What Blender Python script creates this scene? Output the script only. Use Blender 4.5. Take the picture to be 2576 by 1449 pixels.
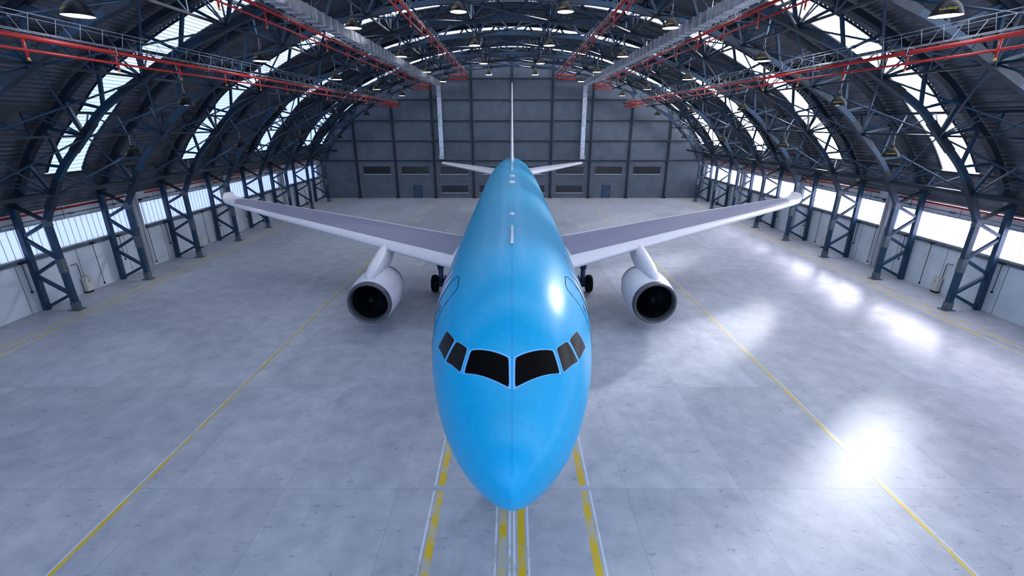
import bpy, math, random
from math import sin, cos, pi, radians, sqrt, atan2
from mathutils import Vector
random.seed(7)
S = bpy.context.scene
for o in list(bpy.data.objects): bpy.data.objects.remove(o)
COL = S.collection

# ------------------------------------------------------------ camera, sky, sun, exposure
cd = bpy.data.cameras.new('camera'); cam = bpy.data.objects.new('camera', cd); COL.objects.link(cam)
cam.location = (0, 0, 13.0); cam.rotation_euler = (radians(90 - 19.95), 0, 0)
cd.lens = 16.0; cd.sensor_width = 36.0; cd.clip_end = 500
S.camera = cam
W = bpy.data.worlds.new('sky'); S.world = W; W.use_nodes = True
bg = W.node_tree.nodes['Background']; bg.inputs[0].default_value = (0.52, 0.68, 1.0, 1); bg.inputs[1].default_value = 1.25
sd = bpy.data.lights.new('sun', 'SUN'); sun = bpy.data.objects.new('sun', sd); COL.objects.link(sun)
sd.energy = 32.0; sd.angle = radians(9); sd.color = (1.0, 0.96, 0.92)
SUN_AZ, SUN_EL = radians(50), radians(22)          # azimuth from +x towards +y (back right)
sdir = Vector((-cos(SUN_EL)*cos(SUN_AZ), -cos(SUN_EL)*sin(SUN_AZ), -sin(SUN_EL)))
sun.rotation_euler = sdir.to_track_quat('-Z', 'Y').to_euler(); sun.location = (60, 60, 60)
S.view_settings.view_transform = 'Standard'; S.view_settings.look = 'None'
S.view_settings.gamma = 1.0; S.view_settings.use_curve_mapping = False
S.view_settings.exposure = 0.75
try:
    S.cycles.use_denoising = True
    S.cycles.max_bounces = 10; S.cycles.diffuse_bounces = 5; S.cycles.transparent_max_bounces = 12
    S.cycles.sample_clamp_indirect = 6.0
except Exception: pass

# ------------------------------------------------------------ materials
def mat(name, col, rough=.5, metal=0., noise=None, spec=.5, bump=None, coat=0.):
    m = bpy.data.materials.new(name); m.use_nodes = True; nt = m.node_tree; b = nt.nodes['Principled BSDF']
    b.inputs['Base Color'].default_value = (*col, 1); b.inputs['Roughness'].default_value = rough
    b.inputs['Metallic'].default_value = metal; b.inputs['Specular IOR Level'].default_value = spec
    if coat: b.inputs['Coat Weight'].default_value = coat; b.inputs['Coat Roughness'].default_value = .3
    tc = nt.nodes.new('ShaderNodeTexCoord')
    if noise:
        sc, amt = noise
        n = nt.nodes.new('ShaderNodeTexNoise'); n.inputs['Scale'].default_value = sc; n.inputs['Detail'].default_value = 5
        nt.links.new(tc.outputs['Object'], n.inputs['Vector'])
        mr = nt.nodes.new('ShaderNodeMapRange'); mr.inputs[1].default_value = .3; mr.inputs[2].default_value = .7
        mr.inputs[3].default_value = 1 - amt; mr.inputs[4].default_value = 1 + amt
        nt.links.new(n.outputs['Fac'], mr.inputs[0])
        mx = nt.nodes.new('ShaderNodeVectorMath'); mx.operation = 'SCALE'; mx.inputs[0].default_value = col
        nt.links.new(mr.outputs[0], mx.inputs['Scale']); nt.links.new(mx.outputs[0], b.inputs['Base Color'])
    if bump:
        n = nt.nodes.new('ShaderNodeTexNoise'); n.inputs['Scale'].default_value = bump[0]; n.inputs['Detail'].default_value = 4
        nt.links.new(tc.outputs['Object'], n.inputs['Vector'])
        bp = nt.nodes.new('ShaderNodeBump'); bp.inputs['Strength'].default_value = bump[1]; bp.inputs['Distance'].default_value = .02
        nt.links.new(n.outputs['Fac'], bp.inputs['Height']); nt.links.new(bp.outputs[0], b.inputs['Normal'])
    return m
def emis(name, col, st):
    m = mat(name, col, .5); b = m.node_tree.nodes['Principled BSDF']
    b.inputs['Emission Color'].default_value = (*col, 1); b.inputs['Emission Strength'].default_value = st
    return m
def sheet_glass(name, col, transp):
    m = bpy.data.materials.new(name); m.use_nodes = True; nt = m.node_tree; nt.nodes.clear()
    out = nt.nodes.new('ShaderNodeOutputMaterial'); mx = nt.nodes.new('ShaderNodeMixShader')
    tl = nt.nodes.new('ShaderNodeBsdfTranslucent'); tp = nt.nodes.new('ShaderNodeBsdfTransparent')
    tl.inputs[0].default_value = (*col, 1); tp.inputs[0].default_value = (*[min(1, c*1.05) for c in col], 1)
    tc = nt.nodes.new('ShaderNodeTexCoord'); n = nt.nodes.new('ShaderNodeTexNoise'); n.inputs['Scale'].default_value = 1.3
    nt.links.new(tc.outputs['Object'], n.inputs['Vector'])
    mr = nt.nodes.new('ShaderNodeMapRange'); mr.inputs[3].default_value = transp*.9; mr.inputs[4].default_value = transp*1.1
    nt.links.new(n.outputs['Fac'], mr.inputs[0]); nt.links.new(mr.outputs[0], mx.inputs[0])
    nt.links.new(tl.outputs[0], mx.inputs[1]); nt.links.new(tp.outputs[0], mx.inputs[2]); nt.links.new(mx.outputs[0], out.inputs[0])
    return m
M = dict(
 steel=mat('painted_steel', (.007, .038, .080), .45, .1, (3, .25)),
 steel2=mat('dark_steel', (.005, .014, .026), .5, .1, (3, .25)),
 plate=mat('galvanised_plate', (.10, .125, .145), .5, .3, (6, .3)),
 gusset=mat('gusset_steel', (.014, .026, .040), .5, .2, (6, .3)),
 roof=mat('roof_sheet', (.130, .145, .175), .26, .55, (1.2, .25)),
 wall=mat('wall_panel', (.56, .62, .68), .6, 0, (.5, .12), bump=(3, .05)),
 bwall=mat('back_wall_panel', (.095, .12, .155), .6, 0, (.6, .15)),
 blue=mat('blue_fuselage_paint', (.0, .335, .63), .36, 0, (5, .05), spec=.15, coat=.35),
 sideglass=mat('side_window_glass', (.004, .004, .004), .3, 0, spec=.3),
 rim=mat('rim_light_blue', (.10, .45, .80), .4),
 white=mat('light_grey_paint', (.66, .67, .74), .4, 0, (4, .04), coat=.15),
 panel=mat('lavender_grey_panel', (.20, .205, .32), .5, 0, (9, .08)),
 lip=mat('engine_lip_metal', (.085, .095, .11), .45, .4, (8, .2)),
 black=mat('black_glass', (.001, .001, .0015), .5, 0, spec=.05),
 shade=mat('black_lamp_enamel', (.004, .006, .011), .5, 0, (8, .2), spec=.15),
 rubber=mat('tyre_rubber', (.003, .003, .0035), .8, spec=.15),
 fan=mat('fan_metal', (.003, .006, .010), .4, .3),
 red=mat('red_pipe_paint', (.42, .009, .005), .3, 0, (6, .2), coat=.3),
 orange=mat('orange_pipe_paint', (.45, .13, .02), .4, 0, (6, .2)),
 brass=mat('brass', (.6, .35, .06), .35, .8),
 duct=mat('duct_zinc', (.50, .53, .58), .32, .85, (2.2, .3), bump=(2, .2)),
 wire=mat('galvanised_wire', (.45, .48, .50), .35, .7, (9, .2)),
 yellow=mat('yellow_print', (.40, .29, .01), .6),
 box=mat('beige_enclosure', (.52, .52, .48), .5, 0, (9, .08)),
 lampf=emis('lamp_diffuser', (.90, .95, 1), 13),
 strip=sheet_glass('translucent_roof_sheet', (.72, .76, .86), .23),
 pane=sheet_glass('translucent_wall_sheet', (.60, .60, .76), .06),
 darkglass=mat('dark_window_glass', (.018, .020, .024), .2, 0, (2, .3)),
 doorb=mat('blue_door_paint', (.02, .06, .12), .5, 0, (4, .2)),
 frame=mat('window_frame_metal', (.40, .43, .46), .4, .3),
 ant=mat('antenna_grey', (.62, .60, .66), .5, 0, (9, .05)),
)
def floor_mat():
    m = bpy.data.materials.new('polished_concrete'); m.use_nodes = True; nt = m.node_tree; b = nt.nodes['Principled BSDF']; L = nt.links
    N = nt.nodes.new
    tc = N('ShaderNodeTexCoord'); sp = N('ShaderNodeSeparateXYZ'); L.new(tc.outputs['Object'], sp.inputs[0])
    def math_(op, a, bb=None):
        n = N('ShaderNodeMath'); n.operation = op
        for i, v in enumerate((a, bb)):
            if v is None: continue
            if isinstance(v, (int, float)): n.inputs[i].default_value = v
            else: L.new(v, n.inputs[i])
        return n.outputs[0]
    u = math_('DIVIDE', sp.outputs[0], 4.3); v = math_('DIVIDE', math_('ADD', sp.outputs[1], -13.57), 7.03)
    fu, fv = math_('FLOOR', u), math_('FLOOR', v)
    cb = N('ShaderNodeCombineXYZ'); L.new(fu, cb.inputs[0]); L.new(fv, cb.inputs[1])
    wn = N('ShaderNodeTexWhiteNoise'); wn.noise_dimensions = '3D'; L.new(cb.outputs[0], wn.inputs['Vector'])
    # joints
    du = math_('ABSOLUTE', math_('SUBTRACT', math_('FRACT', u), .5)); dv = math_('ABSOLUTE', math_('SUBTRACT', math_('FRACT', v), .5))
    ju = math_('GREATER_THAN', du, .4978); jv = math_('GREATER_THAN', dv, .4985)
    j = math_('MAXIMUM', ju, jv)
    n1 = N('ShaderNodeTexNoise'); n1.inputs['Scale'].default_value = .9; n1.inputs['Detail'].default_value = 9; n1.inputs['Roughness'].default_value = .65
    n2 = N('ShaderNodeTexNoise'); n2.inputs['Scale'].default_value = 1.5; n2.inputs['Detail'].default_value = 6; n2.inputs['Roughness'].default_value = .6
    mp = N('ShaderNodeMapping'); mp.inputs['Scale'].default_value = (1., 3.0, 1); L.new(tc.outputs['Object'], mp.inputs[0])
    L.new(tc.outputs['Object'], n1.inputs['Vector']); L.new(mp.outputs[0], n2.inputs['Vector'])
    n3 = N('ShaderNodeTexNoise'); n3.inputs['Scale'].default_value = 14; n3.inputs['Detail'].default_value = 3; L.new(tc.outputs['Object'], n3.inputs['Vector'])
    cr = N('ShaderNodeValToRGB'); e = cr.color_ramp.elements; e[0].position = .3; e[1].position = .72
    e[0].color = (.31, .335, .385, 1); e[1].color = (.48, .505, .55, 1); L.new(n1.outputs[0], cr.inputs[0])
    sk = N('ShaderNodeMapRange'); sk.inputs[1].default_value = .60; sk.inputs[2].default_value = .66; sk.inputs[3].default_value = 0; sk.inputs[4].default_value = 1
    L.new(n2.outputs[0], sk.inputs[0])
    sk2 = N('ShaderNodeMapRange'); sk2.inputs[1].default_value = .46; sk2.inputs[2].default_value = .54; L.new(n3.outputs[0], sk2.inputs[0])
    f = math_('MULTIPLY', math_('MULTIPLY', sk.outputs[0], sk2.outputs[0]), .45)
    f = math_('MAXIMUM', f, math_('MULTIPLY', j, .35))
    tone = math_('ADD', math_('MULTIPLY', wn.outputs['Value'], .20), .90)
    s1 = N('ShaderNodeVectorMath'); s1.operation = 'SCALE'; L.new(cr.outputs[0], s1.inputs[0]); L.new(tone, s1.inputs['Scale'])
    mix = N('ShaderNodeMix'); mix.data_type = 'RGBA'; L.new(f, mix.inputs[0]); L.new(s1.outputs[0], mix.inputs[6]); mix.inputs[7].default_value = (.045, .055, .075, 1)
    L.new(mix.outputs[2], b.inputs['Base Color'])
    r = math_('ADD', math_('MULTIPLY', n1.outputs[0], .25), .32); L.new(r, b.inputs['Roughness'])
    b.inputs['Specular IOR Level'].default_value = .30
    return m
M['floor'] = floor_mat()
def line_mat(name, col, wear):
    m = bpy.data.materials.new(name); m.use_nodes = True; nt = m.node_tree; b = nt.nodes['Principled BSDF']; L = nt.links; N = nt.nodes.new
    tc = N('ShaderNodeTexCoord'); n = N('ShaderNodeTexNoise'); n.inputs['Scale'].default_value = .8; n.inputs['Detail'].default_value = 8; n.inputs['Roughness'].default_value = .7
    L.new(tc.outputs['Object'], n.inputs['Vector'])
    mr = N('ShaderNodeMapRange'); mr.inputs[1].default_value = wear-.06; mr.inputs[2].default_value = wear+.05; L.new(n.outputs[0], mr.inputs[0])
    mx = N('ShaderNodeMix'); mx.data_type = 'RGBA'; mx.inputs[6].default_value = (.42, .42, .34, 1); mx.inputs[7].default_value = (*col, 1)
    L.new(mr.outputs[0], mx.inputs[0]); L.new(mx.outputs[2], b.inputs['Base Color']); b.inputs['Roughness'].default_value = .4
    return m
M['yline'] = line_mat('worn_yellow_line', (.60, .42, .01), .47)
M['wline'] = line_mat('worn_white_line', (.60, .64, .70), .42)

# ------------------------------------------------------------ mesh helpers
def rep(o, n, step):
    for i in range(1, n):
        c = o.copy(); COL.objects.link(c); c.parent = o.parent; c.location = (o.location[0]+step[0]*i, o.location[1]+step[1]*i, o.location[2]+step[2]*i)
class MB:
    def __init__(s): s.v = []; s.f = []; s.sm = []
    def add(s, vs, fs, smooth=False):
        b = len(s.v); s.v += [tuple(v) for v in vs]; s.f += [tuple(b+i for i in f) for f in fs]; s.sm += [smooth]*len(fs); return s
    def box(s, x0, x1, y0, y1, z0, z1):
        v = [(x, y, z) for x in (x0, x1) for y in (y0, y1) for z in (z0, z1)]
        return s.add(v, [(0, 1, 3, 2), (4, 6, 7, 5), (0, 4, 5, 1), (2, 3, 7, 6), (0, 2, 6, 4), (1, 5, 7, 3)])
    def beam(s, p, q, w, h=None, up=(0, 1, 0)):
        h = h or w; p = Vector(p); q = Vector(q); d = (q-p).normalized(); a = d.cross(Vector(up))
        if a.length < .01: a = d.cross(Vector((1, 0, 0)))
        a.normalize(); b = a.cross(d); a = a*w/2; b = b*h/2
        v = [p-a-b, p+a-b, p+a+b, p-a+b, q-a-b, q+a-b, q+a+b, q-a+b]
        return s.add(v, [(3, 2, 1, 0), (4, 5, 6, 7), (0, 1, 5, 4), (1, 2, 6, 5), (2, 3, 7, 6), (3, 0, 4, 7)])
    def tube(s, pts, r, n=8, closed=False, caps=True):
        pts = [Vector(p) for p in pts]; rings = []; pa = None
        for i, p in enumerate(pts):
            d = (pts[min(i+1, len(pts)-1)]-pts[max(i-1, 0)]).normalized()
            if pa is None: pa = d.cross(Vector((0, 0, 1)) if abs(d.z) < .9 else Vector((1, 0, 0))).normalized()
            pa = (pa-d*pa.dot(d)).normalized(); pb = d.cross(pa)
            rings.append([p+(pa*cos(2*pi*k/n)+pb*sin(2*pi*k/n))*(r[i] if isinstance(r, (list, tuple)) else r) for k in range(n)])
        return s.loft(rings, caps=caps)
    def loft(s, rings, caps=True, closed=True, smooth=True):
        n = len(rings[0]); v = [p for r in rings for p in r]; f = []
        for i in range(len(rings)-1):
            for k in range(n if closed else n-1):
                a = i*n+k; b = i*n+(k+1) % n; f.append((a, b, b+n, a+n))
        s.add(v, f, smooth)
        if caps and closed:
            b = len(s.v)-len(v); s.f += [tuple(b+k for k in range(n))[::-1], tuple(b+(len(rings)-1)*n+k for k in range(n))]; s.sm += [False, False]
        return s
    def lathe(s, prof, c=(0, 0, 0), axis='z', n=32, smooth=True):
        rings = []
        for r, h in prof:
            rings.append([(c[0]+r*cos(2*pi*k/n), c[1]+h, c[2]+r*sin(2*pi*k/n)) if axis == 'y' else
                          (c[0]+h, c[1]+r*cos(2*pi*k/n), c[2]+r*sin(2*pi*k/n)) if axis == 'x' else
                          (c[0]+r*cos(2*pi*k/n), c[1]+r*sin(2*pi*k/n), c[2]+h) for k in range(n)])
        return s.loft(rings, caps=False, smooth=smooth)
    def build(s, name, m, parent=None, fix=True):
        me = bpy.data.meshes.new(name); me.from_pydata(s.v, [], s.f); me.materials.append(m)
        me.polygons.foreach_set('use_smooth', s.sm)
        if fix:
            import bmesh
            bm = bmesh.new(); bm.from_mesh(me); bmesh.ops.recalc_face_normals(bm, faces=bm.faces); bm.to_mesh(me); bm.free()
        me.update(); o = bpy.data.objects.new(name, me); COL.objects.link(o)
        if parent: o.parent = parent
        return o
def tag(o, label=None, cat=None, group=None, kind=None):
    if label: o['label'] = label
    if cat: o['category'] = cat
    if group: o['group'] = group
    if kind: o['kind'] = kind
    return o
def empty(name, loc=(0, 0, 0), label=None, cat=None, group=None):
    o = bpy.data.objects.new(name, None); COL.objects.link(o); o.location = loc; o.empty_display_size = .2
    return tag(o, label, cat, group)
def dup(root, loc=None, label=None, parent=None):
    c = root.copy(); COL.objects.link(c)
    if parent: c.parent = parent
    if loc is not None: c.location = loc
    if label: c['label'] = label
    for ch in root.children: dup(ch, parent=c)
    return c
def struct(o): o['kind'] = 'structure'; return o
ORD = ['nearest', 'second', 'third', 'fourth', 'fifth', 'sixth', 'seventh', 'eighth', 'ninth', 'tenth']

# ------------------------------------------------------------ hangar measures
Y0, BAY, YW = 31.13, 7.03, 84.5
YF = -6.0                                            # open front edge
TY = [Y0+BAY*i for i in range(-2, 8)]                # ten arches
XW = 34.7
IN = [(32.15, 6.55), (31.05, 8.45), (29.75, 10.25), (27.7, 12.2), (26.0, 13.85), (23.0, 15.65), (20.3, 17.1), (17.15, 18.45), (14.0, 19.6), (10.65, 20.45), (7.1, 21.05), (3.55, 21.4)]
NODE = [1, 3, 5, 7, 9, 11]                           # N0..N5 as indices of IN
half = IN+[(0, 21.55)]
FULL = [(-x, z) for x, z in half]+[(x, z) for x, z in reversed(half[:-1])]
def catmull(P, k=6):
    out = []; n = len(P)
    for i in range(n-1):
        p0 = P[max(i-1, 0)]; p1 = P[i]; p2 = P[i+1]; p3 = P[min(i+2, n-1)]
        for j in range(k):
            t = j/k
            out.append(tuple(.5*((2*p1[c])+(-p0[c]+p2[c])*t+(2*p0[c]-5*p1[c]+4*p2[c]-p3[c])*t*t+(-p0[c]+3*p1[c]-3*p2[c]+p3[c])*t**3) for c in (0, 1)))
    out.append(P[-1]); return out
CUR = catmull(FULL, 6)
def offs(C, d):
    o = []
    for i in range(len(C)):
        a = C[max(i-1, 0)]; b = C[min(i+1, len(C)-1)]; tx, tz = b[0]-a[0], b[1]-a[1]; l = sqrt(tx*tx+tz*tz)
        o.append((C[i][0]-tz/l*d, C[i][1]+tx/l*d))
    return o
OUT = offs(CUR, 2.0); ROOF = offs(CUR, 2.42)
ROOF = [(-XW-.05, 6.9)]+[p for p in ROOF if abs(p[0]) < XW-.1]+[(XW+.05, 6.9)]
def roof_z(x):
    for i in range(len(ROOF)-1):
        if ROOF[i][0] <= x <= ROOF[i+1][0]:
            t = (x-ROOF[i][0])/(ROOF[i+1][0]-ROOF[i][0]); return ROOF[i][1]+t*(ROOF[i+1][1]-ROOF[i][1])
    return 7.0
def arc_resample(C, step):
    L = [0]
    for i in range(1, len(C)): L.append(L[-1]+sqrt((C[i][0]-C[i-1][0])**2+(C[i][1]-C[i-1][1])**2))
    out = []; i = 0; s = 0
    while s < L[-1]:
        while L[i+1] < s: i += 1
        t = (s-L[i])/(L[i+1]-L[i]); out.append((C[i][0]+t*(C[i+1][0]-C[i][0]), C[i][1]+t*(C[i+1][1]-C[i][1]), (C[i+1][0]-C[i][0])/(L[i+1]-L[i]), (C[i+1][1]-C[i][1])/(L[i+1]-L[i]))); s += step
    out.append((C[-1][0], C[-1][1], out[-1][2], out[-1][3]))
    return out
def ribbed(step=.34, d=.05, lo=-99, hi=99):
    pts = []; rs = arc_resample(ROOF, step/4)
    for k, (x, z, tx, tz) in enumerate(rs):
        if not (lo < x < hi): continue
        h = 0 if k % 4 in (0, 1) else -d
        pts.append((x-tz*h, z+tx*h))
    return pts
def extr(mb, sec, y0, y1):
    n = len(sec); mb.add([(x, y0, z) for x, z in sec]+[(x, y1, z) for x, z in sec], [(i, i+1, i+1+n, i+n) for i in range(n-1)])

# strips of translucent sheeting, one every second bay
SW = 1.42
STR = [(Y0+BAY*(i+.5)-SW, Y0+BAY*(i+.5)+SW) for i in (-4, -2, 0, 2, 4, 6)]
STR.append((82.3, 83.7))
XS = 33.25
# ------------------------------------------------------------ the setting
floor = MB().box(-XW, XW, -40, YW+.3, -.3, 0).build('floor', M['floor']); struct(floor)
mb = MB(); segs = []; y = YF
for a, b in STR: segs.append((y, a)); y = b
segs.append((y, YW+.2))
mid = ribbed(lo=-XS, hi=XS); lft = ribbed(hi=-XS+.05); rgt = ribbed(lo=XS-.05)
for a, b in segs: extr(mb, mid, a, b)
extr(mb, lft, YF, YW+.2); extr(mb, rgt, YF, YW+.2)
ceiling = mb.build('ceiling', M['roof'], fix=False); struct(ceiling)
smid = ribbed(d=.03, lo=-XS, hi=XS)
n = 1
for a, b in STR:
    mb = MB(); extr(mb, smid, a-.08, b+.08); o = mb.build('window_%d' % n, M['strip'], fix=False); struct(o)
    o['label'] = 'arched translucent skylight strip crossing the roof'; n += 1
    mf = MB()
    for yy in (a, b):
        for i in range(len(ROOF)-1):
            if abs(ROOF[i][0]) < XS and abs(ROOF[i+1][0]) < XS:
                mf.beam((ROOF[i][0], yy, ROOF[i][1]-.07), (ROOF[i+1][0], yy, ROOF[i+1][1]-.07), .09, .14)
    for k_, (x, z, tx, tz) in enumerate(arc_resample(ROOF, .34)):
        if abs(x) < XS: mf.beam((x, a, z-.03), (x, b, z-.03), .022, .03)
    mf.build('skylight_frame', M['steel2'], o)
# side walls
PIL = [27.3, 41.6, 55.6, 69.6, 83.9]
def side_wall(sx, nm, n):
    X0, X1 = (XW, XW+.2) if sx > 0 else (-XW-.2, -XW)
    mb = MB().box(X0, X1, YF, YW, 0, 3.95).box(X0, X1, YF, YW, 6.02, 7.25)
    for p in PIL: mb.box(X0, X1, p-.75, p+.75, 3.95, 6.02)
    mb.box(X0, X1, YF, YF+.5, 3.95, 6.02)
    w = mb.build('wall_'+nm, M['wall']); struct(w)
    # panel seams, sill ledge, top rail
    sm = MB()
    yy = 4.6-BAY
    while yy < YW:
        sm.box(*sorted((sx*(XW-.012), sx*(XW+.01))), yy, yy+.03, 0, 3.6)
        sm.box(*sorted((sx*(XW-.012), sx*(XW+.01))), yy, yy+.05, 6.1, 7.1); yy += 4.68
    sm.build('panel_seam', M['plate'], w)
    MB().box(*sorted((sx*(XW-.16), sx*XW)), YF, YW, 3.62, 3.86).build('sill_rail', M['plate'], w)
    for p in PIL[1:]:
        mp = MB()
        mp.box(*sorted((sx*(XW-.28), sx*XW)), p-.12, p+.34, 0, 7.1)
        mp.box(*sorted((sx*(XW-.36), sx*(XW-.28))), p-.2, p+.02, 0, 7.1); mp.box(*sorted((sx*(XW-.36), sx*(XW-.28))), p+.2, p+.42, 0, 7.1)
        mp.build('pilaster', M['frame'], w)
    for a, b in [(YF+.5, PIL[0]-.75)]+[(PIL[i]+.75, PIL[i+1]-.75) for i in range(4)]:
        # translucent band with vertical ribs
        mb = MB(); k = int((b-a)/.13); v = []
        for i in range(k+1):
            v.append((sx*(XW+.06+(0 if i % 4 < 2 else .03)), a+(b-a)*i/k))
        m_ = len(v); mb.add([(x, y, 3.95) for x, y in v]+[(x, y, 6.02) for x, y in v], [(i, i+1, i+1+m_, i+m_) for i in range(m_-1)])
        o = mb.build('window_%d' % n, M['pane'], fix=False); struct(o); o['label'] = 'ribbon of translucent ribbed glazing in the side wall'; n += 1
        mf = MB(); mf.box(*sorted((sx*(XW-.05), sx*(XW+.05))), a, b, 3.87, 3.97).box(*sorted((sx*(XW-.05), sx*(XW+.05))), a, b, 6.0, 6.1)
        mf.box(*sorted((sx*(XW-.05), sx*(XW+.05))), a-.06, a, 3.87, 6.1).box(*sorted((sx*(XW-.05), sx*(XW+.05))), b, b+.06, 3.87, 6.1)
        yy = a+.5
        while yy < b: mf.box(*sorted((sx*(XW+.03), sx*(XW+.055))), yy, yy+.03, 3.95, 6.02); yy += .52
        mf.build('window_frame', M['frame'], o)
    return n
n = side_wall(-1, 'left', n); n = side_wall(1, 'right', n)
# back wall
mb = MB(); xs = [p for p in ROOF if abs(p[0]) <= XW]; k = 70
for i in range(k):
    x0 = -XW+2*XW*i/k; x1 = -XW+2*XW*(i+1)/k; z0, z1 = roof_z(x0)-.02, roof_z(x1)-.02
    mb.add([(x0, YW, 0), (x1, YW, 0), (x1, YW, z1), (x0, YW, z0), (x0, YW+.25, 0), (x1, YW+.25, 0), (x1, YW+.25, z1), (x0, YW+.25, z0)], [(0, 1, 2, 3), (7, 6, 5, 4), (3, 2, 6, 7), (0, 3, 7, 4), (1, 5, 6, 2)])
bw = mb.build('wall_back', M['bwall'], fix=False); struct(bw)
G, ZR, RH = 6.96, 6.62, 3.357
for kx in range(-4, 5):
    x = kx*G; MB().box(x-.16, x+.16, YW-.3, YW, 0, min(roof_z(x)-.1, 30)).box(x-.3, x+.3, YW-.5, YW, 0, .25).build('wall_column', M['steel2'], bw)
    mc = MB()
    for r in range(6):
        z = ZR+RH*r
        if z < roof_z(x)-.4: mc.box(x-.45, x+.45, YW-.33, YW-.3, z-.1, z+.1)
    mc.build('column_clip', M['steel'], bw)
for r in range(6):
    z = ZR+RH*r; xm = max(x for x in [i*.1 for i in range(0, 348)] if roof_z(x) > z+.15)
    MB().box(-xm, xm, YW-.2, YW, z-.09, z+.09).build('wall_rail', M['steel2'], bw)
MB().box(-XW, XW, YW-.035, YW, 3.16, 3.26).build('wall_ledge', M['bwall'], bw)
def bwin(x, z0, z1):
    global n
    o = MB().box(x-2.44, x+2.44, YW-.03, YW-.002, z0, z1).build('window_%d' % n, M['darkglass']); struct(o); n += 1
    o['label'] = 'long dark window in the back wall'
    f = MB().box(x-2.5, x-2.44, YW-.06, YW, z0-.06, z1+.06).box(x+2.44, x+2.5, YW-.06, YW, z0-.06, z1+.06).box(x-2.5, x+2.5, YW-.06, YW, z1, z1+.06)
    f.build('window_frame', M['bwall'], o); MB().box(x-2.52, x+2.52, YW-.12, YW, z0-.13, z0).build('window_sill', M['frame'], o)
for i in (-3.5, -2.5, -1.5, -.5, .5, 1.5, 2.5, 3.5): bwin(i*G, 4.30, 5.60)
for i in (-1.5, -.5, .5, 1.5): bwin(i*G, .98, 2.25)
for k, x in enumerate((-17.2, 17.2)):
    o = MB().box(x-.68, x+.68, YW-.07, YW-.002, 0, 2.2).build('door_%d' % (k+1), M['doorb']); struct(o)
    MB().box(x-.76, x-.68, YW-.1, YW, 0, 2.28).box(x+.68, x+.76, YW-.1, YW, 0, 2.28).box(x-.76, x+.76, YW-.1, YW, 2.2, 2.28).build('door_frame', M['steel2'], o)
    MB().box(x+.5, x+.56, YW-.13, YW-.07, .98, 1.12).build('door_handle', M['frame'], o)
# painted floor lines
def fline(x, w, m, y0=-40, y1=YW-.6, nm='painted_line'):
    mb = MB(); y = y0
    mb.add([(x-w/2, y0, .004), (x+w/2, y0, .004), (x+w/2, y1, .004), (x-w/2, y1, .004)], [(0, 1, 2, 3)])
    mb.build(nm, M[m], floor, fix=False)
for s in (-1, 1):
    fline(s*30.45, .19, 'yline'); fline(s*31.35, .19, 'yline'); fline(s*30.33, .05, 'wline'); fline(s*31.23, .05, 'wline')
    fline(s*14.12, .13, 'yline'); fline(s*(14.12+.11), .05, 'wline')
    for a, b in ((-40, 13.45), (13.75, 70)):
        fline(s*2.68, .25, 'yline', a, b); fline(s*2.92, .07, 'wline', a, b); fline(s*.31, .24, 'yline', a, b); fline(s*.53, .07, 'wline', a, b)
    fline(s*.07, .09, 'wline', -40, 70)
MB().add([(-XW+3, YW-.75, .004), (XW-3, YW-.75, .004), (XW-3, YW-.6, .004), (-XW+3, YW-.6, .004)], [(0, 1, 2, 3)]).build('painted_line', M['yline'], floor, fix=False)

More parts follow.
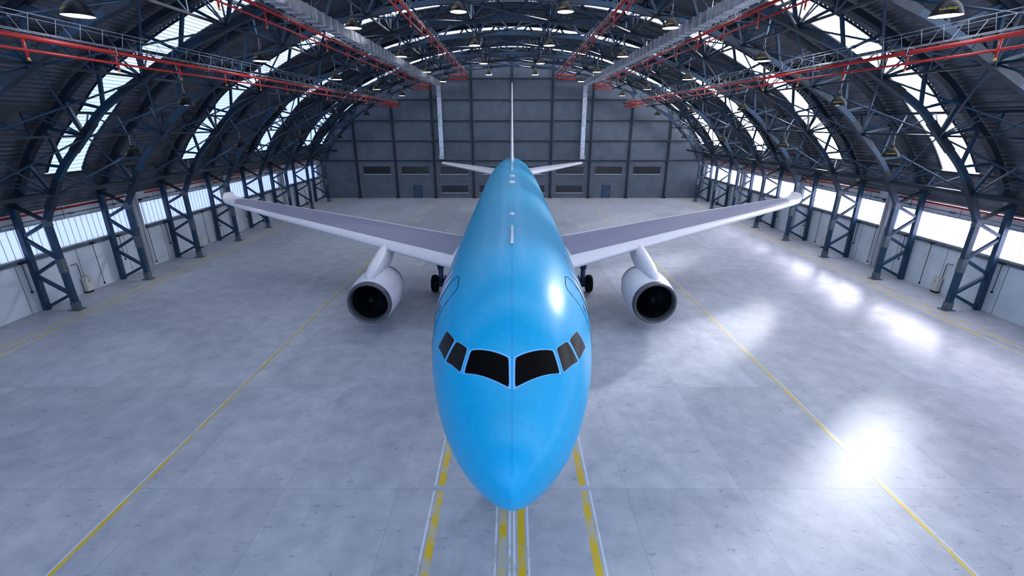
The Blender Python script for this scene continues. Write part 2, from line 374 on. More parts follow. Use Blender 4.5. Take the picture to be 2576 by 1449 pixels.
# ------------------------------------------------------------ roof arches
def idx_out(i):                                      # outer point for CUR index
    return OUT[i]
def make_arch(y, label):
    r = empty('roof_arch', (0, y, 0), label, 'roof arch', 'steel roof arches on lattice legs')
    ic = MB(); oc = MB()
    rg = []
    def ring(C, w, h, mb):
        rings = []
        for i in range(len(C)):
            a = C[max(i-1, 0)]; b = C[min(i+1, len(C)-1)]; tx, tz = b[0]-a[0], b[1]-a[1]; l = sqrt(tx*tx+tz*tz); nx, nz = -tz/l*h/2, tx/l*h/2
            x, z = C[i]; rings.append([(x-nx, -w/2, z-nz), (x-nx, w/2, z-nz), (x+nx, w/2, z+nz), (x+nx, -w/2, z+nz)])
        mb.loft(rings, smooth=False)
    ring(CUR, .34, .34, ic); ic.build('inner_chord', M['steel'], r)
    oc_pts = [(-34.15, 7.55)]+[p for p in OUT if abs(p[0]) < 33.6]+[(34.15, 7.55)]
    ring(oc_pts, .46, .34, oc); oc.build('outer_chord', M['steel2'], r)
    # web
    npt = len(FULL); nodes_i = [k*6 for k in range(npt)]
    for k in range(npt-1):
        i0, i1 = k*6, (k+1)*6; mid_ = OUT[(i0+i1)//2]
        if k in (0, npt-2):
            s = -1 if k == 0 else 1
            MB().beam((s*32.15, 0, 6.6), (s*34.12, 0, 7.7), .2).build('web_brace', M['steel2'], r)
            MB().beam((s*34.0, 0, 8.2), (s*31.05, 0, 8.5), .2).build('web_brace', M['steel'], r); continue
        for ii in (i0, i1):
            p = CUR[ii]; MB().beam((p[0], 0, p[1]), (mid_[0], 0, mid_[1]), .17, .2).build('web_brace', M['steel'], r)
    for k in NODE:
        for s in (-1, 1):
            x, z = IN[k]; i = k*6 if s < 0 else len(CUR)-1-k*6
            a, b = CUR[i-3], CUR[i+3]
            MB().beam((a[0], 0, a[1]), (b[0], 0, b[1]), .40, .40).build('gusset_plate', M['gusset'], r)
    for s in (-1, 1):
        MB().box(s*32.15-.17, s*32.15+.17, -.17, .17, .05, 6.62).build('inner_leg', M['steel'], r)
        MB().beam((s*34.37, 0, 0), (s*34.17, 0, 7.75), .34).build('outer_leg', M['steel'], r)
        for a, b in (((34.37, .15), (32.2, 1.22)), ((32.2, 1.22), (34.33, 2.69)), ((34.33, 2.69), (32.2, 3.88)), ((32.2, 3.88), (34.25, 5.44)), ((34.25, 5.44), (32.2, 6.5))):
            MB().beam((s*a[0], 0, a[1]), (s*b[0], 0, b[1]), .2, .22).build('leg_brace', M['steel'], r)
        MB().box(s*32.15-.42, s*32.15+.42, -.32, .32, 0, .05).box(s*32.15-.21, s*32.15+.21, -.21, .21, .05, .62).build('base_plate', M['plate'], r)
        for z0, z1 in ((2.9, 3.9), (6.25, 6.75)):
            sp = MB().box(s*32.15-.195, s*32.15+.195, -.195, .195, z0, z1)
            for zz in (z0+.12, z0+.35, z1-.35, z1-.12):
                for yy in (-.1, .1): sp.box(*sorted((s*32.15-s*.215, s*32.15-s*.19)), yy-.025, yy+.025, zz-.025, zz+.025)
            sp.build('splice_plate', M['plate'], r)
    return r
AL = ['blue steel roof arch overhead, nearest the camera, cut off by the picture top', 'blue steel roof arch just before the nearest one that shows its feet',
      'dark steel roof arch with the nearest lattice legs in view', 'blue steel roof arch whose legs are second nearest, beside the first wall pillar',
      'dark steel roof arch whose legs are third from the camera', 'steel roof arch whose legs stand by the wing tips, fourth from the camera',
      'steel roof arch whose legs are fifth from the camera', 'steel roof arch with legs partly behind the wing, sixth from the camera',
      'steel roof arch beside the tail, last but one', 'steel roof arch farthest away, in front of the back wall']
arch0 = make_arch(TY[0], AL[0]); arches = [arch0]
for i in range(1, 10): arches.append(dup(arch0, (0, TY[i], 0), AL[i]))

# ------------------------------------------------------------ longitudinal lattice purlins
ROWN = ['lowest', 'second lowest', 'third', 'fourth', 'fifth', 'topmost']
def onode(k, s, d):
    i = k*6 if s < 0 else len(CUR)-1-k*6
    C = offs(CUR, d); return C[i]
YA, YB = TY[0], YW-.35
for q, k in enumerate(NODE):
    for s in (-1, 1):
        x, z = (s*IN[k][0], IN[k][1]); ox, oz = onode(k, s, 2.0)
        side = 'left' if s < 0 else 'right'
        r = empty('lattice_purlin', (x, YA, z), 'dark lattice purlin running the hangar length, %s on the %s side' % (ROWN[q], side), 'purlin', 'lattice purlins between the roof arches')
        w = .26 if q == 0 else .13
        MB().box(-w/2, w/2, 0, YB-YA, -w/2, w/2).build('bottom_chord', M['steel2'], r)
        dx, dz = ox-x, oz-z
        MB().box(dx-.09, dx+.09, 0, YB-YA, dz-.09, dz+.09).build('top_chord', M['steel2'], r)
        protos = []
        for a, b in ((0, .17), (0, .33), (.5, .33), (.5, .67), (1, .67), (1, .83)):
            protos.append(MB().beam((0, a*BAY, 0), (dx, b*BAY, dz), .085).build('web_brace', M['steel'], r))
        for i in range(1, 9):
            for p in protos:
                c = p.copy(); COL.objects.link(c); c.parent = r; c.location = (0, i*BAY, 0)
# cross bracing between neighbouring arches at inner chord level
cells = [((-1, NODE[i]), (-1, NODE[i+1])) for i in range(5)]+[((-1, 11), (1, 11))]+[((1, NODE[i+1]), (1, NODE[i])) for i in range(4, -1, -1)]
CN = ['lowest left', 'second left', 'third left', 'fourth left', 'fifth left', 'crown', 'fifth right', 'fourth right', 'third right', 'second right', 'lowest right']
protos = []
for c, (a, b) in enumerate(cells):
    pa = (a[0]*IN[a[1]][0], IN[a[1]][1]); pb = (b[0]*IN[b[1]][0], IN[b[1]][1])
    r = empty('cross_brace', (pa[0], TY[0], pa[1]), '', 'cross brace', 'cross braces between the roof arches')
    d = (pb[0]-pa[0], pb[1]-pa[1])
    MB().tube([(0, .1, -.12), (d[0], BAY-.1, d[1]-.12)], .062, 6).build('brace_rod', M['steel'], r)
    MB().tube([(0, BAY-.1, -.02), (d[0], .1, d[1]-.02)], .062, 6).build('brace_rod', M['steel'], r)
    protos.append((r, pa))
BN = ['first and second', 'second and third', 'third and fourth', 'fourth and fifth', 'fifth and sixth', 'sixth and seventh', 'seventh and eighth', 'eighth and ninth', 'ninth and last']
for i in range(9):
    for c, (r, pa) in enumerate(protos):
        lab = 'thin steel cross brace, %s tier, between the %s roof arches' % (CN[c], BN[i])
        if i == 0: r['label'] = lab
        else: dup(r, (pa[0], TY[i], pa[1]), lab)

# ------------------------------------------------------------ pendant lamps
def make_lamp():
    r = empty('pendant_lamp', (0, 0, 0), '', 'lamp', 'black bell lamps hanging from the roof')
    sh = MB().lathe([(.56, 0), (.55, .03), (.52, .12), (.46, .26), (.37, .40), (.26, .51), (.17, .57), (.13, .62), (.12, .74), (.06, .77), (.0, .77)], n=28).build('lamp_shade', M['shade'], r)
    MB().lathe([(.535, .03), (.4, .025), (.0, .02)], n=28).build('lamp_diffuser', M['lampf'], r)
    bd = MB(); k = 0
    while k < 72:                                    # yellow printed lettering band
        w = random.choice((1, 1, 2)); a0, a1 = 2*pi*k/72, 2*pi*(k+w*.75)/72
        for z0, z1 in ((.17, .21), (.225, .25)):
            if random.random() < .8 and (k % 36) < 20:
                r0 = .52-.06*(z0-.12)/.14+.006; r1 = .52-.06*(z1-.12)/.14+.006
                bd.add([(r0*cos(a0), r0*sin(a0), z0), (r0*cos(a1), r0*sin(a1), z0), (r1*cos(a1), r1*sin(a1), z1), (r1*cos(a0), r1*sin(a0), z1)], [(0, 1, 2, 3)])
        k += w if k % 18 else w+3
    bd.build('printed_band', M['yellow'], sh)
    MB().lathe([(.185, .565), (.19, .575), (.18, .585)], n=20).build('collar_ring', M['yellow'], sh)
    hk = MB().tube([(.0, 0, .76), (.07, 0, .84), (.07, 0, .93), (0, 0, 1.0), (-.07, 0, .93), (-.07, 0, .84), (0, 0, .76)], .014, 6)
    hk.tube([(0, 0, 1.0), (0, 0, 1.46)], .02, 6).tube([(-.08, 0, 1.44), (.08, 0, 1.44)], .02, 6)
    hk.build('hanging_cord', M['wire'], r)
    return r
lamp0 = make_lamp(); first = True
LR = {1: 'outermost', 2: 'second', 3: 'third', 4: 'fourth', 5: 'innermost'}
BL = {-2: 'near the camera at picture top', 0: 'nearest of its row', 2: 'second of its row', 4: 'third of its row', 6: 'farthest of its row'}
for s in (-1, 1):
    for q in range(1, 6):
        for b in (-2, 0, 2, 4, 6):
            if b == -2 and q != 3: continue
            x, z = s*IN[NODE[q]][0], IN[NODE[q]][1]-1.5
            lab = 'black bell pendant lamp, %s row on the %s, %s' % (LR[q], 'left' if s < 0 else 'right', BL[b])
            loc = (x, Y0+BAY*(b+.5), z)
            if first: lamp0.location = loc; lamp0['label'] = lab; first = False
            else: dup(lamp0, loc, lab)

# ------------------------------------------------------------ sprinkler pipes, trays and ducts
def pipe_run(s, x, zb, zs, nm):
    side = 'left' if s < 0 else 'right'
    r = empty('sprinkler_pipe', (s*x, 14, zb), 'red sprinkler pipe run with drop nozzles, %s on the %s side' % (nm, side), 'pipe', 'red sprinkler pipes under the roof')
    m1 = MB().tube([(0, 0, 0), (0, 69.6, 0)], .095, 10)
    for i in range(12): m1.tube([(0, 4.2+i*5.86, 0), (0, 4.34+i*5.86, 0)], .125, 10)
    m1.build('main_pipe', M['red'], r)
    m2 = MB().tube([(s*.02, 0, zs-zb), (s*.02, 69.6, zs-zb)], .055, 8)
    for i in range(12): m2.tube([(s*.02, 2.2+i*5.86, zs-zb), (s*.02, 2.3+i*5.86, zs-zb)], .075, 8)
    m2.build('branch_pipe', M['red'], r)
    for i in range(15):
        y = 1.5+i*4.4
        d = MB().tube([(0, y, 0), (0, y, zs-zb-.28)], .05, 8).build('drop_pipe', M['red'], r)
        MB().lathe([(.05, 0), (.06, -.03), (.03, -.06), (.07, -.09), (.07, -.1), (0, -.1)], (0, y, zs-zb-.28), n=8).build('nozzle', M['brass'], d)
    h = MB().tube([(-.25*s*0-.3*s*0+s*.1, 69.7, 0), (s*3.4, 69.7, 0)], .12, 8).tube([(s*.15, 69.7, -.55), (s*3.35, 69.7, -.55)], .09, 8)
    for a in (.2, 1.3, 2.2, 3.3): h.tube([(s*a, 69.7, 0), (s*(a+.01), 69.7, -.55)], .07, 6)
    h.build('end_header', M['red'], r)
    y = TY[0]-14+.15
    rep(MB().tube([(-.14, y, .2), (-.14, y, -.13), (.14, y, -.13), (.14, y, .2), (-.14, y, .2)], .022, 5).build('pipe_clamp', M['wire'], r), 10, (0, BAY, 0))
PR = ((19.0, 16.15, 15.68, 'outermost'), (13.6, 18.9, 18.3, 'middle'), (7.35, 20.45, 19.9, 'innermost'))
for s in (-1, 1):
    for x, zb, zs, nm in PR: pipe_run(s, x, zb, zs, nm)
    for (x, zb, zs, nm), (w, h) in zip(PR, ((.85, .62), (.5, .4), (.3, .3))):
        zb0 = zb+.24
        side = 'left' if s < 0 else 'right'
        r = empty('cable_tray', (s*x, 14, zb0), 'galvanised wire cable tray above the %s red pipe on the %s' % (nm, side), 'cable tray', 'wire cable trays beside the sprinkler pipes')
        ra = MB(); L_ = 69
        a = (-.15*w*s*-1, 0); pts_t = ((-s*.15*w-s*.05, h), (s*.75*w, h)); pts_b = ((-s*.0, 0), (s*.35*w, 0))
        for px, pz in pts_t+pts_b: ra.tube([(px, 0, pz), (px, L_, pz)], .014, 5)
        ra.build('side_rail', M['wire'], r)
        y = .5; rep(MB().tube([(pts_t[0][0], y, h), (pts_b[0][0], y, 0), (pts_b[1][0], y+.02, 0), (pts_t[1][0], y, h)], .012, 5).build('rung', M['wire'], r), 59, (0, 1.15, 0))
    # rectangular duct with flanges and a drop on the back wall
    side = 'left' if s < 0 else 'right'
    r = empty('air_duct', (s*12.35, 12, 19.2), 'silver rectangular air duct under the %s roof, dropping down the back wall' % side, 'duct', 'silver rectangular air ducts')
    L_ = 84-12
    MB().box(-.36, .36, 0, L_, -.34, .34).build('duct_body', M['duct'], r)
    rep(MB().box(-.41, .41, .37, .43, -.39, .39).build('duct_flange', M['wire'], r), 59, (0, 1.22, 0))
    dd = MB().box(-.36, .36, L_-.75, L_-.05, -12.0+.3, -.34); dd.build('down_duct', M['duct'], r)
    rep(MB().box(-.4, .4, L_-.79, L_-.01, -1.03, -.97).build('duct_flange', M['wire'], r), 5, (0, 0, -2.4))
    MB().box(-.40-.25*(s < 0)*0, .40, L_-1.15, L_-.05, -12.2, -11.6).build('duct_outlet', M['wire'], r)
    t = TY[0]-12
    rep(MB().tube([(-.45, t, .6), (-.45, t, -.41), (.45, t, -.41), (.45, t, .6)], .025, 5).build('duct_hanger', M['wire'], r), 10, (0, BAY, 0))

# ------------------------------------------------------------ things on the side walls
for s in (-1, 1):
    side = 'left' if s < 0 else 'right'; xw = s*(XW-.14)
    for a, b, m, z, w in ((14, 41.0, 'red', 6.82, 'nearest'), (43.3, 55.5, 'red', 6.84, 'second'), (53.5, 58.9, 'orange', 6.62, 'nearest'), (57.6, 69.4, 'red', 6.84, 'third'), (67.8, 72.9, 'orange', 6.62, 'farther'), (72.6, 84, 'red', 6.84, 'farthest')):
        o = MB().tube([(0, 0, 0), (0, b-a, 0)] if m == 'red' else [(0, 0, 0), (s*.03, .4, -.1), (s*.03, b-a, -.1)], .08, 8)
        if m == 'red': o.tube([(0, b-a-.06, 0), (s*.1, b-a-.02, .0)], .08, 8)
        o = o.build('wall_pipe', M[m]); o.location = (xw+(0 if m == 'red' else -s*.12), a, z)
        tag(o, '%s %s pipe high along the %s wall above the window band' % (w, m, side), 'pipe', 'pipes along the side walls')
    for a, b, w in ((14, 41.2, 'nearest'), (42.4, 55, 'second'), (56.2, 69, 'third'), (70.2, 83.4, 'farthest')):
        o = MB().tube([(0, 0, 0), (0, b-a, 0)], .035, 6)
        y = 1.1
        while y < b-a: o.box(-.07, .07, y-.2, y+.2, -.06, .06); o.tube([(0, y, 0), (s*.12, y, 0)], .03, 6); y += 4.1
        o = o.build('wall_conduit', M['plate']); o.location = (s*(XW-.12), a, 6.36)
        tag(o, '%s grey conduit with clamps between red pipe and windows on the %s wall' % (w, side), 'conduit', 'conduits on the side walls')
    rods = [(30.65, 1.57, 3.72), (36.37, .27, 3.72), (39.06, 1.57, 3.72), (44.75, 1.57, 3.72), (50.5, .27, 3.72), (53.1, 1.57, 3.72), (58.8, 1.57, 3.72), (64.5, .27, 3.72), (67.2, 1.57, 3.72), (72.8, 1.57, 3.72), (78.6, .27, 3.72), (40.9, .35, 6.3), (42.4, .35, 6.3)]
    RL = ['nearest short black rod hanging from the sill', 'nearest long black rod hanging from the sill', 'short black rod before the nearest wall pillar', 'short black rod just past the nearest wall pillar', 'second long black rod hanging from the sill', 'short black rod before the second wall pillar', 'short black rod just past the second wall pillar', 'third long black rod hanging from the sill', 'short black rod before the third wall pillar', 'short black rod just past the third wall pillar', 'farthest long black rod hanging from the sill', 'tall black rod on the near side of the nearest wall pillar', 'tall black rod on the far side of the nearest wall pillar']
    for (y, z0, z1), l in zip(rods, RL):
        o = MB().tube([(0, 0, 0), (0, 0, z1-z0)], .022, 6).lathe([(0, -.08), (.07, -.05), (.09, 0), (.05, .06), (.02, .1)], n=10).box(-.08, .12, -.16, .16, z1-z0-.05, z1-z0+.05)
        o = o.build('hanging_rod', M['shade']); o.location = (s*(XW-.22), y, z0)
        tag(o, '%s on the %s wall' % (l, side), 'rod', 'black rods hanging on the side walls')
    for y, w in ((34.85, 'nearest'), (48.95, 'second'), (63.0, 'third'), (77.1, 'farthest')):
        r = empty('electrical_box', (s*(XW-.14), y, 0), '%s beige electrical box at the foot of the %s wall' % (w, side), 'electrical box', 'electrical boxes on the side walls')
        MB().box(*sorted((-s*.28, 0)), -.3, .3, .16, 1.3).build('enclosure', M['box'], r)
        MB().box(*sorted((-s*.30, -s*.28)), -.27, .27, .19, 1.27).build('cover', M['box'], r)
        MB().box(*sorted((-s*.2, s*.14)), -.25, .25, 0, .16).box(*sorted((s*.02, s*.14)), -.2, .2, .1, 1.1).build('mounting_bracket', M['shade'], r)
        MB().tube([(0, -.2, 1.3), (0, -.2, 2.35), (0, -.28, 2.5), (0, -.75, 2.5)], .035, 6).build('conduit', M['plate'], r)
        MB().add([(-s*.305, -.02, 1.06), (-s*.305, .18, 1.06), (-s*.305, .08, 1.2)], [(0, 1, 2)]).build('warning_triangle', M['yellow'], r, fix=False)
        lb = MB().box(*sorted((-s*.306, -s*.30)), -.12, .14, .84, 1.03).build('white_label', M['frame'] if 0 else M['ant'], r)
        MB().box(*sorted((-s*.31, -s*.306)), -.04, .06, .88, .98).build('label_symbol', M['shade'], lb)

# ------------------------------------------------------------ the airliner
air = empty('airliner', (0, 34, 0), 'blue and light grey twin-engine airliner parked nose-on in the hangar', 'airplane')
NB = [(7.72, .02, 5.32, 5.28), (7.77, .3, 5.55, 5.02), (7.96, .6, 5.83, 4.74), (8.33, 1, 6.16, 4.42), (8.9, 1.4, 6.50, 4.1), (9.46, 1.7, 6.80, 3.85), (9.88, 1.9, 7.06, 3.7), (10.26, 2.1, 7.33, 3.58),
      (10.64, 2.2, 7.60, 3.48), (11.25, 2.4, 7.97, 3.34), (12.2, 2.6, 8.36, 3.18), (13.5, 2.7, 8.67, 3.09), (15.2, 2.8, 8.86, 3.05), (17.5, 2.9, 8.94, 3.05), (20, 2.95, 8.95, 3.05), (44, 2.95, 8.95, 3.05),
      (50, 2.8, 8.95, 3.6), (56, 2.35, 8.93, 4.8), (62, 1.6, 8.7, 6.1), (67, .8, 8.35, 7.1), (69.5, .25, 8.1, 7.6)]
def hermite(x, X, V):
    i = 0
    while i < len(X)-2 and x > X[i+1]: i += 1
    h = [X[j+1]-X[j] for j in range(len(X)-1)]; d = [(V[j+1]-V[j])/h[j] for j in range(len(h))]
    def m(j):
        if j == 0: return d[0]
        if j == len(X)-1: return d[-1]
        return 0 if d[j-1]*d[j] <= 0 else 2/(1/d[j-1]+1/d[j])
    t = (x-X[i])/h[i]
    return (1+2*t)*(1-t)**2*V[i]+t*(1-t)**2*h[i]*m(i)+t*t*(3-2*t)*V[i+1]+t*t*(t-1)*h[i]*m(i+1)
NX = [r[0] for r in NB]
def fus(y):
    w = 2.95*(1-(1-min(max(y-7.72, 0)/12, 1))**3)**(1/1.42) if y < 30 else hermite(y, NX, [r[1] for r in NB])
    t = hermite(y, NX, [r[2] for r in NB]); b = hermite(y, NX, [r[3] for r in NB]); return max(w, .02), t, b, b+(t-b)*.47
def fpt(y, a, off=0):                                # a: angle from +x, up is 90 degrees
    w, t, b, c = fus(y); return ((w+off)*cos(a), y, c+((t-c+off) if sin(a) > 0 else (c-b+off))*sin(a))
def fz(x, y):
    w, t, b, c = fus(y); return c+(t-c)*sqrt(max(0, 1-(x/w)**2))
def P(o): o.location = (0, -34, 0); return o         # parts are modelled in world coordinates
ys = [7.72+2.6*(i/26)**1.7 for i in range(27)]+[10.4+i*.2 for i in range(45)]+[19.5+i for i in range(26)]+[45.5+i*.8 for i in range(30)]
ys = sorted(set([y for y in ys if y < 69.4]+[69.5]))
rings = [[fpt(y, 2*pi*k/96) for k in range(96)] for y in ys]
P(MB().loft(rings).build('fuselage', M['blue'], air))
# windscreen panes, filled over the surface
def pane(poly, nm, lift=.012, m='black'):
    n_ = 14; (x0, y0), (x1, y1), (x2, y2), (x3, y3) = poly; v = []; f = []
    rr = .07
    for i in range(n_+1):
        for j in range(n_+1):
            u, w = i/n_, j/n_
            # round the four corners by pulling the lattice in (squircle-like)
            uu, ww = 2*u-1, 2*w-1; k = (abs(uu)*abs(ww))**6*rr; uu *= 1-k*.5; ww *= 1-k*.5; u, w = (uu+1)/2, (ww+1)/2
            x = (1-u)*(1-w)*x0+u*(1-w)*x1+u*w*x2+(1-u)*w*x3; y = (1-u)*(1-w)*y0+u*(1-w)*y1+u*w*y2+(1-u)*w*y3
            z = fz(x, y); e = .01
            nx = -(fz(x+e, y)-fz(x-e, y))/(2*e); ny = -(fz(x, y+e)-fz(x, y-e))/(2*e); l = sqrt(nx*nx+ny*ny+1)
            v.append((x+nx/l*lift, y+ny/l*lift, z+lift/l))
    for i in range(n_):
        for j in range(n_): a = i*(n_+1)+j; f.append((a, a+1, a+n_+2, a+n_+1))
    return P(MB().add(v, f, True).build(nm, M[m], air))
WSC = [[(-1.076, 10.76), (-.085, 10.31), (-.073, 9.63), (-1.238, 10.34)], [(-1.525, 11.32), (-1.186, 10.87), (-1.347, 10.44), (-1.826, 11.15)], [(-1.896, 12.09), (-1.591, 11.43), (-1.866, 11.25), (-2.18, 12.09)]]
for s in (1, -1):
    for w in WSC:
        cx = sum(p[0] for p in w)/4; cy = sum(p[1] for p in w)/4
        pane([(s*(cx+(x-cx)*1.07+(.02 if x > cx else -.02)), cy+(y-cy)*1.09+(.015 if y > cy else -.015)) for x, y in w], 'window_rim', lift=.006, m='rim')
    for k, w in enumerate(WSC): pane([(s*x, y) for x, y in w], 'windscreen_pane' if k == 0 else 'cockpit_side_window', m='black' if k == 0 else 'sideglass')
# centre seam
v = []; f = []
for i in range(80):
    y = 7.9+i*.11; w, t, b, c = fus(y); v += [(-.006, y, t+.003), (.006, y, t+.003)]
    if i: a = 2*i; f.append((a-2, a-1, a+1, a))
P(MB().add(v, f).build('centre_seam', mat('seam_blue', (.0, .16, .48), .4), air, fix=False))
def surf_line(pts, w, nm, m):                        # pts = (y, angle) path
    P(MB().tube([fpt(y, a, .0) for y, a in pts], w, 5).build(nm, m, air))
def dense(ps, k=8):
    o = []
    for i in range(len(ps)-1):
        for j in range(k): t = j/k; o.append((ps[i][0]*(1-t)+ps[i+1][0]*t, ps[i][1]*(1-t)+ps[i+1][1]*t))
    return o+[ps[-1]]
for s in (1, -1):
    g = lambda d: radians(d) if s > 0 else pi-radians(d)
    surf_line(dense([(14.85, g(-12)), (14.85, g(44)), (14.75, g(48.5)), (14.6, g(50)), (13.95, g(50)), (13.75, g(48.5)), (13.68, g(44)), (13.6, g(-12)), (14.85, g(-12))]), .014, 'cabin_door', M['black'])
    for y0_, y1_, a0_ in ((15.05, 15.4, 41), (15.75, 16.1, 42.5), (16.6, 16.85, 43), (17.3, 17.55, 44), (18.1, 18.3, 44.5)):
        v = []; f = []
        for q in range(13):
            a = a0_-q*3.6-(0 if q else 0)
            v += [fpt(y0_+.25*(q == 0), g(a), .012), fpt(y1_, g(a), .012)]
            if q: b_ = 2*q; f.append((b_-2, b_-1, b_+1, b_))
        P(MB().add(v, f).build('side_stripe', M['ant'], air, fix=False))
    P(MB().add([fpt(14.15+.1*cos(t), g(27+3*sin(t)), .014) for t in [2*pi*q/12 for q in range(12)]], [tuple(range(12))]).build('red_marker', M['red'], air, fix=False))
# roof antennas
def blade(y0, y1, nm='roof_antenna', w=.10):
    z = fus((y0+y1)/2)[1]
    P(MB().loft([[(-w*k, y0+(y1-y0)*.5-(y1-y0)*.5*k, z-.02+h), (w*k, y0+(y1-y0)*.5-(y1-y0)*.5*k, z-.02+h), (w*k, y0+(y1-y0)*.5+(y1-y0)*.5*k, z-.02+h), (-w*k, y0+(y1-y0)*.5+(y1-y0)*.5*k, z-.02+h)] for k, h in ((1, 0), (1, .03), (.8, .09), (.5, .11))], smooth=False).build(nm, M['ant'], air))
def dome(y, r, h):
    z = fus(y)[1]-.03
    rg = []
    for i in range(7):
        a = i/6*pi/2; rg.append([(r*cos(a)*cos(t)+1e-4*cos(t), y+1.5*r*cos(a)*sin(t)+1e-4*sin(t), z+h*sin(a)) for t in [2*pi*k/20 for k in range(20)]])
    P(MB().loft(rg).build('antenna_dome', M['ant'], air))
blade(15.9, 18.9, w=.05); dome(21.4, .14, .12); dome(33.6, .27, .17); dome(37.6, .25, .17); blade(42.2, 50.3, w=.06); blade(51.2, 53.4, w=.05)
# aerofoil loft
def foil(x, yl, yt, z, t, axis='h', n_=18, tw=0):
    c = yt-yl; up = []; lo = []
    for i in range(n_+1):
        u = (1-cos(pi*i/n_))/2; th_ = 5*t*(.2969*sqrt(u)-.126*u-.3516*u*u+.2843*u**3-.1036*u**4)*c
        up.append((u, th_)); lo.append((u, -th_))
    loop = up+lo[::-1][1:-1]
    if axis == 'h': return [(x, yl+u*c, z+h*(1.0 if h > 0 else .8)+tw*(.5-u)*c) for u, h in loop]
    return [(h, yl+u*c, z) for u, h in loop]
WS = [(1.0, 26.4, 36.6, 4.0, .135), (3.0, 27.5, 36.7, 4.12, .135), (4.1, 28.3, 37.0, 4.22, .13), (9.06, 31.27, 38.7, 4.66, .12), (12.95, 33.6, 40.2, 5.0, .115), (17.9, 36.6, 42.1, 5.38, .11), (22.9, 39.6, 43.9, 5.78, .105), (25.4, 41.15, 44.6, 6.0, .10), (26.3, 41.8, 44.75, 6.1, .10), (26.85, 42.45, 44.8, 6.24, .09), (27.15, 43.0, 44.85, 6.45, .08), (27.25, 43.5, 44.9, 6.72, .07)]
def wint(x):
    for i in range(len(WS)-1):
        if WS[i][0] <= x <= WS[i+1][0]:
            t = (x-WS[i][0])/(WS[i+1][0]-WS[i][0]); return [WS[i][k]*(1-t)+WS[i+1][k]*t for k in range(5)]
def wtop(x, u):
    _, yl, yt, z, t = wint(x); c = yt-yl; h = 5*t*(.2969*sqrt(u)-.126*u-.3516*u*u+.2843*u**3-.1036*u**4)*c
    return yl+u*c, z+h
EX, EY, EZ = 9.1, 26.75, 2.2
for s in (1, -1):
    side = 'port' if s > 0 else 'starboard'
    P(MB().loft([[(s*p[0], p[1], p[2]) for p in foil(*st)] for st in WS]).build('wing', M['white'], air))
    v = []; f = []; nx_, nu = 30, 8
    for i in range(nx_+1):
        x = 3.95+(26.0-3.95)*i/nx_
        u0 = .13; u1 = .90
        if i == nx_: u0, u1 = .42, .75
        if x < 5.2: x_ = x
        for j in range(nu+1):
            u = u0+(u1-u0)*j/nu; yy, zz = wtop(x, u); v.append((s*(x-(.55*(j/nu) if i == 0 else 0)), yy, zz+.012))
    for i in range(nx_):
        for j in range(nu): a = i*(nu+1)+j; f.append((a, a+1, a+nu+2, a+nu+1))
    P(MB().add(v, f, True).build('wing_panel', M['panel'], air))
    # root fairing hugging the fuselage
    rg = []
    for y, w, zc_, h in ((25.0, .05, 4.3, .1), (26, .25, 4.3, .45), (27.6, .45, 4.35, .8), (30, .5, 4.35, .9), (34, .5, 4.3, .9), (37, .5, 4.3, .8), (39.5, .25, 4.3, .5), (41, .05, 4.3, .1)):
        rg.append([(s*(2.65+w*cos(2*pi*k/20)), y, zc_+h*sin(2*pi*k/20)) for k in range(20)])
    P(MB().loft(rg).build('root_fairing', M['white'], air))
    # engine: nacelle > lip, fan, core
    ec = (s*EX, EY, EZ)
    na = P(MB().lathe([(1.40, .32), (1.47, .7), (1.53, 1.3), (1.55, 1.9), (1.52, 2.6), (1.42, 3.4), (1.25, 4.1), (1.12, 4.5), (1.08, 4.5), (1.1, 3.5)], ec, 'y', 48).build('engine_nacelle', M['white'], air))
    MB().lathe([(1.15, .42), (1.18, .15), (1.22, .03), (1.28, -.02), (1.34, .0), (1.385, .1), (1.412, .34)], ec, 'y', 48).build('intake_lip', M['lip'], na)
    MB().lathe([(1.16, .4), (1.14, 1.3), (.0, 1.3)], ec, 'y', 48).build('intake_duct', M['rubber'], na)
    fb = MB()
    for k in range(22):
        a = 2*pi*k/22; v = []
        for r_, tw_, dy in ((.34, .16, .0), (.7, .12, -.08), (1.12, .04, -.02)):
            v += [(ec[0]+r_*cos(a-tw_+.12*r_), ec[1]+.86+dy, ec[2]+r_*sin(a-tw_+.12*r_)), (ec[0]+r_*cos(a+tw_+.12*r_+.06), ec[1]+1.12+dy, ec[2]+r_*sin(a+tw_+.12*r_+.06))]
        fb.add(v, [(0, 1, 3, 2), (2, 3, 5, 4)])
    fb.build('fan', M['fan'], na)
    MB().lathe([(.0, .42), (.12, .5), (.24, .68), (.33, .9), (.34, 1.1)], ec, 'y', 24).build('spinner', M['fan'], na)
    MB().lathe([(1.06, 4.3), (.85, 4.5), (.72, 4.9), (.5, 5.4), (.42, 5.45), (.0, 5.9)], ec, 'y', 32).build('exhaust_core', M['lip'], na)
    MB().lathe([(1.12, 4.42), (1.15, 4.52), (1.09, 4.58), (.8, 4.52)], ec, 'y', 32).build('exhaust_ring', M['shade'], na)
    rg = []
    for y, z0, z1, w in ((27.3, 3.5, 3.66, .05), (27.45, 3.35, 3.9, .24), (27.9, 3.1, 4.15, .38), (28.7, 3.0, 4.4, .46), (30.0, 3.0, 4.65, .48), (31.2, 3.1, 4.85, .46), (32.6, 3.4, 5.0, .38), (34.0, 3.9, 4.9, .24), (35.6, 4.3, 4.7, .06)):
        rg.append([(s*EX+w*cos(2*pi*k/20), y, (z0+z1)/2+(z1-z0)/2*sin(2*pi*k/20)) for k in range(20)])
    P(MB().loft(rg).build('engine_pylon', M['white'], air))
    # main gear
    gx, gy = s*5.72, 34.9
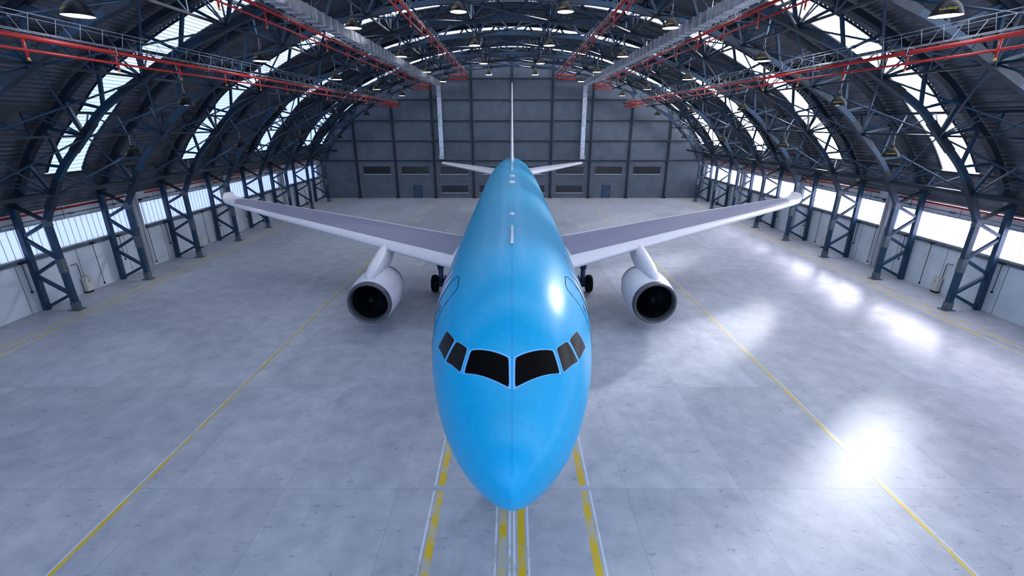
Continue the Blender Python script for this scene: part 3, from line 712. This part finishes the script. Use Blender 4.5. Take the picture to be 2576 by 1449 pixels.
    st = P(MB().tube([(gx, gy, 4.6), (gx, gy, 2.0)], .27, 14).tube([(gx, gy, 2.1), (gx, gy, .5)], .2, 14).tube([(gx-.5, gy, .71), (gx+.5, gy, .71)], .12, 10).tube([(gx, gy-.24, 2.2), (gx, gy-.5, 1.5), (gx, gy-.2, .9)], .07, 8).tube([(gx-s*1.4, gy, 4.2), (gx, gy, 2.3)], .09, 8).box(gx-.34, gx+.34, gy-.3, gy+.3, 3.0, 4.2).build('main_landing_gear', M['doorb'], air))
    MB().box(gx-s*.42-.02, gx-s*.42+.02, gy-.5, gy+.5, 3.0, 4.2).build('gear_door', M['white'], st)
    for dx in (-.52, .52):
        w = MB().lathe([(.30, -.18), (.42, -.25), (.58, -.26), (.69, -.19), (.73, 0), (.69, .19), (.58, .26), (.42, .25), (.30, .18)], (gx+dx, gy, .73), 'x', 32).build('wheel', M['rubber'], st)
        MB().lathe([(0, -.15), (.18, -.17), (.30, -.14), (.31, 0), (.30, .14), (.18, .17), (0, .15)], (gx+dx, gy, .73), 'x', 20).build('wheel_hub', M['lip'], w)
    # tailplane
    P(MB().loft([[(s*p[0], p[1], p[2]) for p in foil(*q)] for q in ((.4, 54.6, 63.2, 7.05, .10), (1.6, 55.6, 63.6, 7.1, .10), (5.5, 60.3, 66.0, 7.38, .095), (9.6, 65.2, 68.4, 7.66, .09), (9.95, 66.0, 68.5, 7.68, .06))]).build('tailplane', M['white'], air))
P(MB().loft([foil(0, *q, axis='v') for q in ((51.5, 67.4, 8.7, .028), (53.2, 67.5, 9.0, .030), (54.2, 67.6, 9.5, .030), (57.2, 68.0, 11.8, .030), (62.6, 68.9, 16.0, .032), (65.3, 69.3, 17.8, .033), (66.1, 69.3, 18.1, .02))]).build('tail_fin', M['white'], air))
ng = P(MB().tube([(0, 13.6, 3.4), (0, 13.6, .55)], .1, 12).tube([(-.3, 13.6, .52), (.3, 13.6, .52)], .07, 8).build('nose_landing_gear', M['plate'], air))
for dx in (-.28, .28):
    w = MB().lathe([(.22, -.12), (.36, -.16), (.50, -.12), (.53, 0), (.50, .12), (.36, .16), (.22, .12)], (dx, 13.6, .53), 'x', 24).build('wheel', M['rubber'], ng)
    MB().lathe([(0, -.1), (.22, -.09), (.22, .09), (0, .1)], (dx, 13.6, .53), 'x', 16).build('wheel_hub', M['lip'], w)
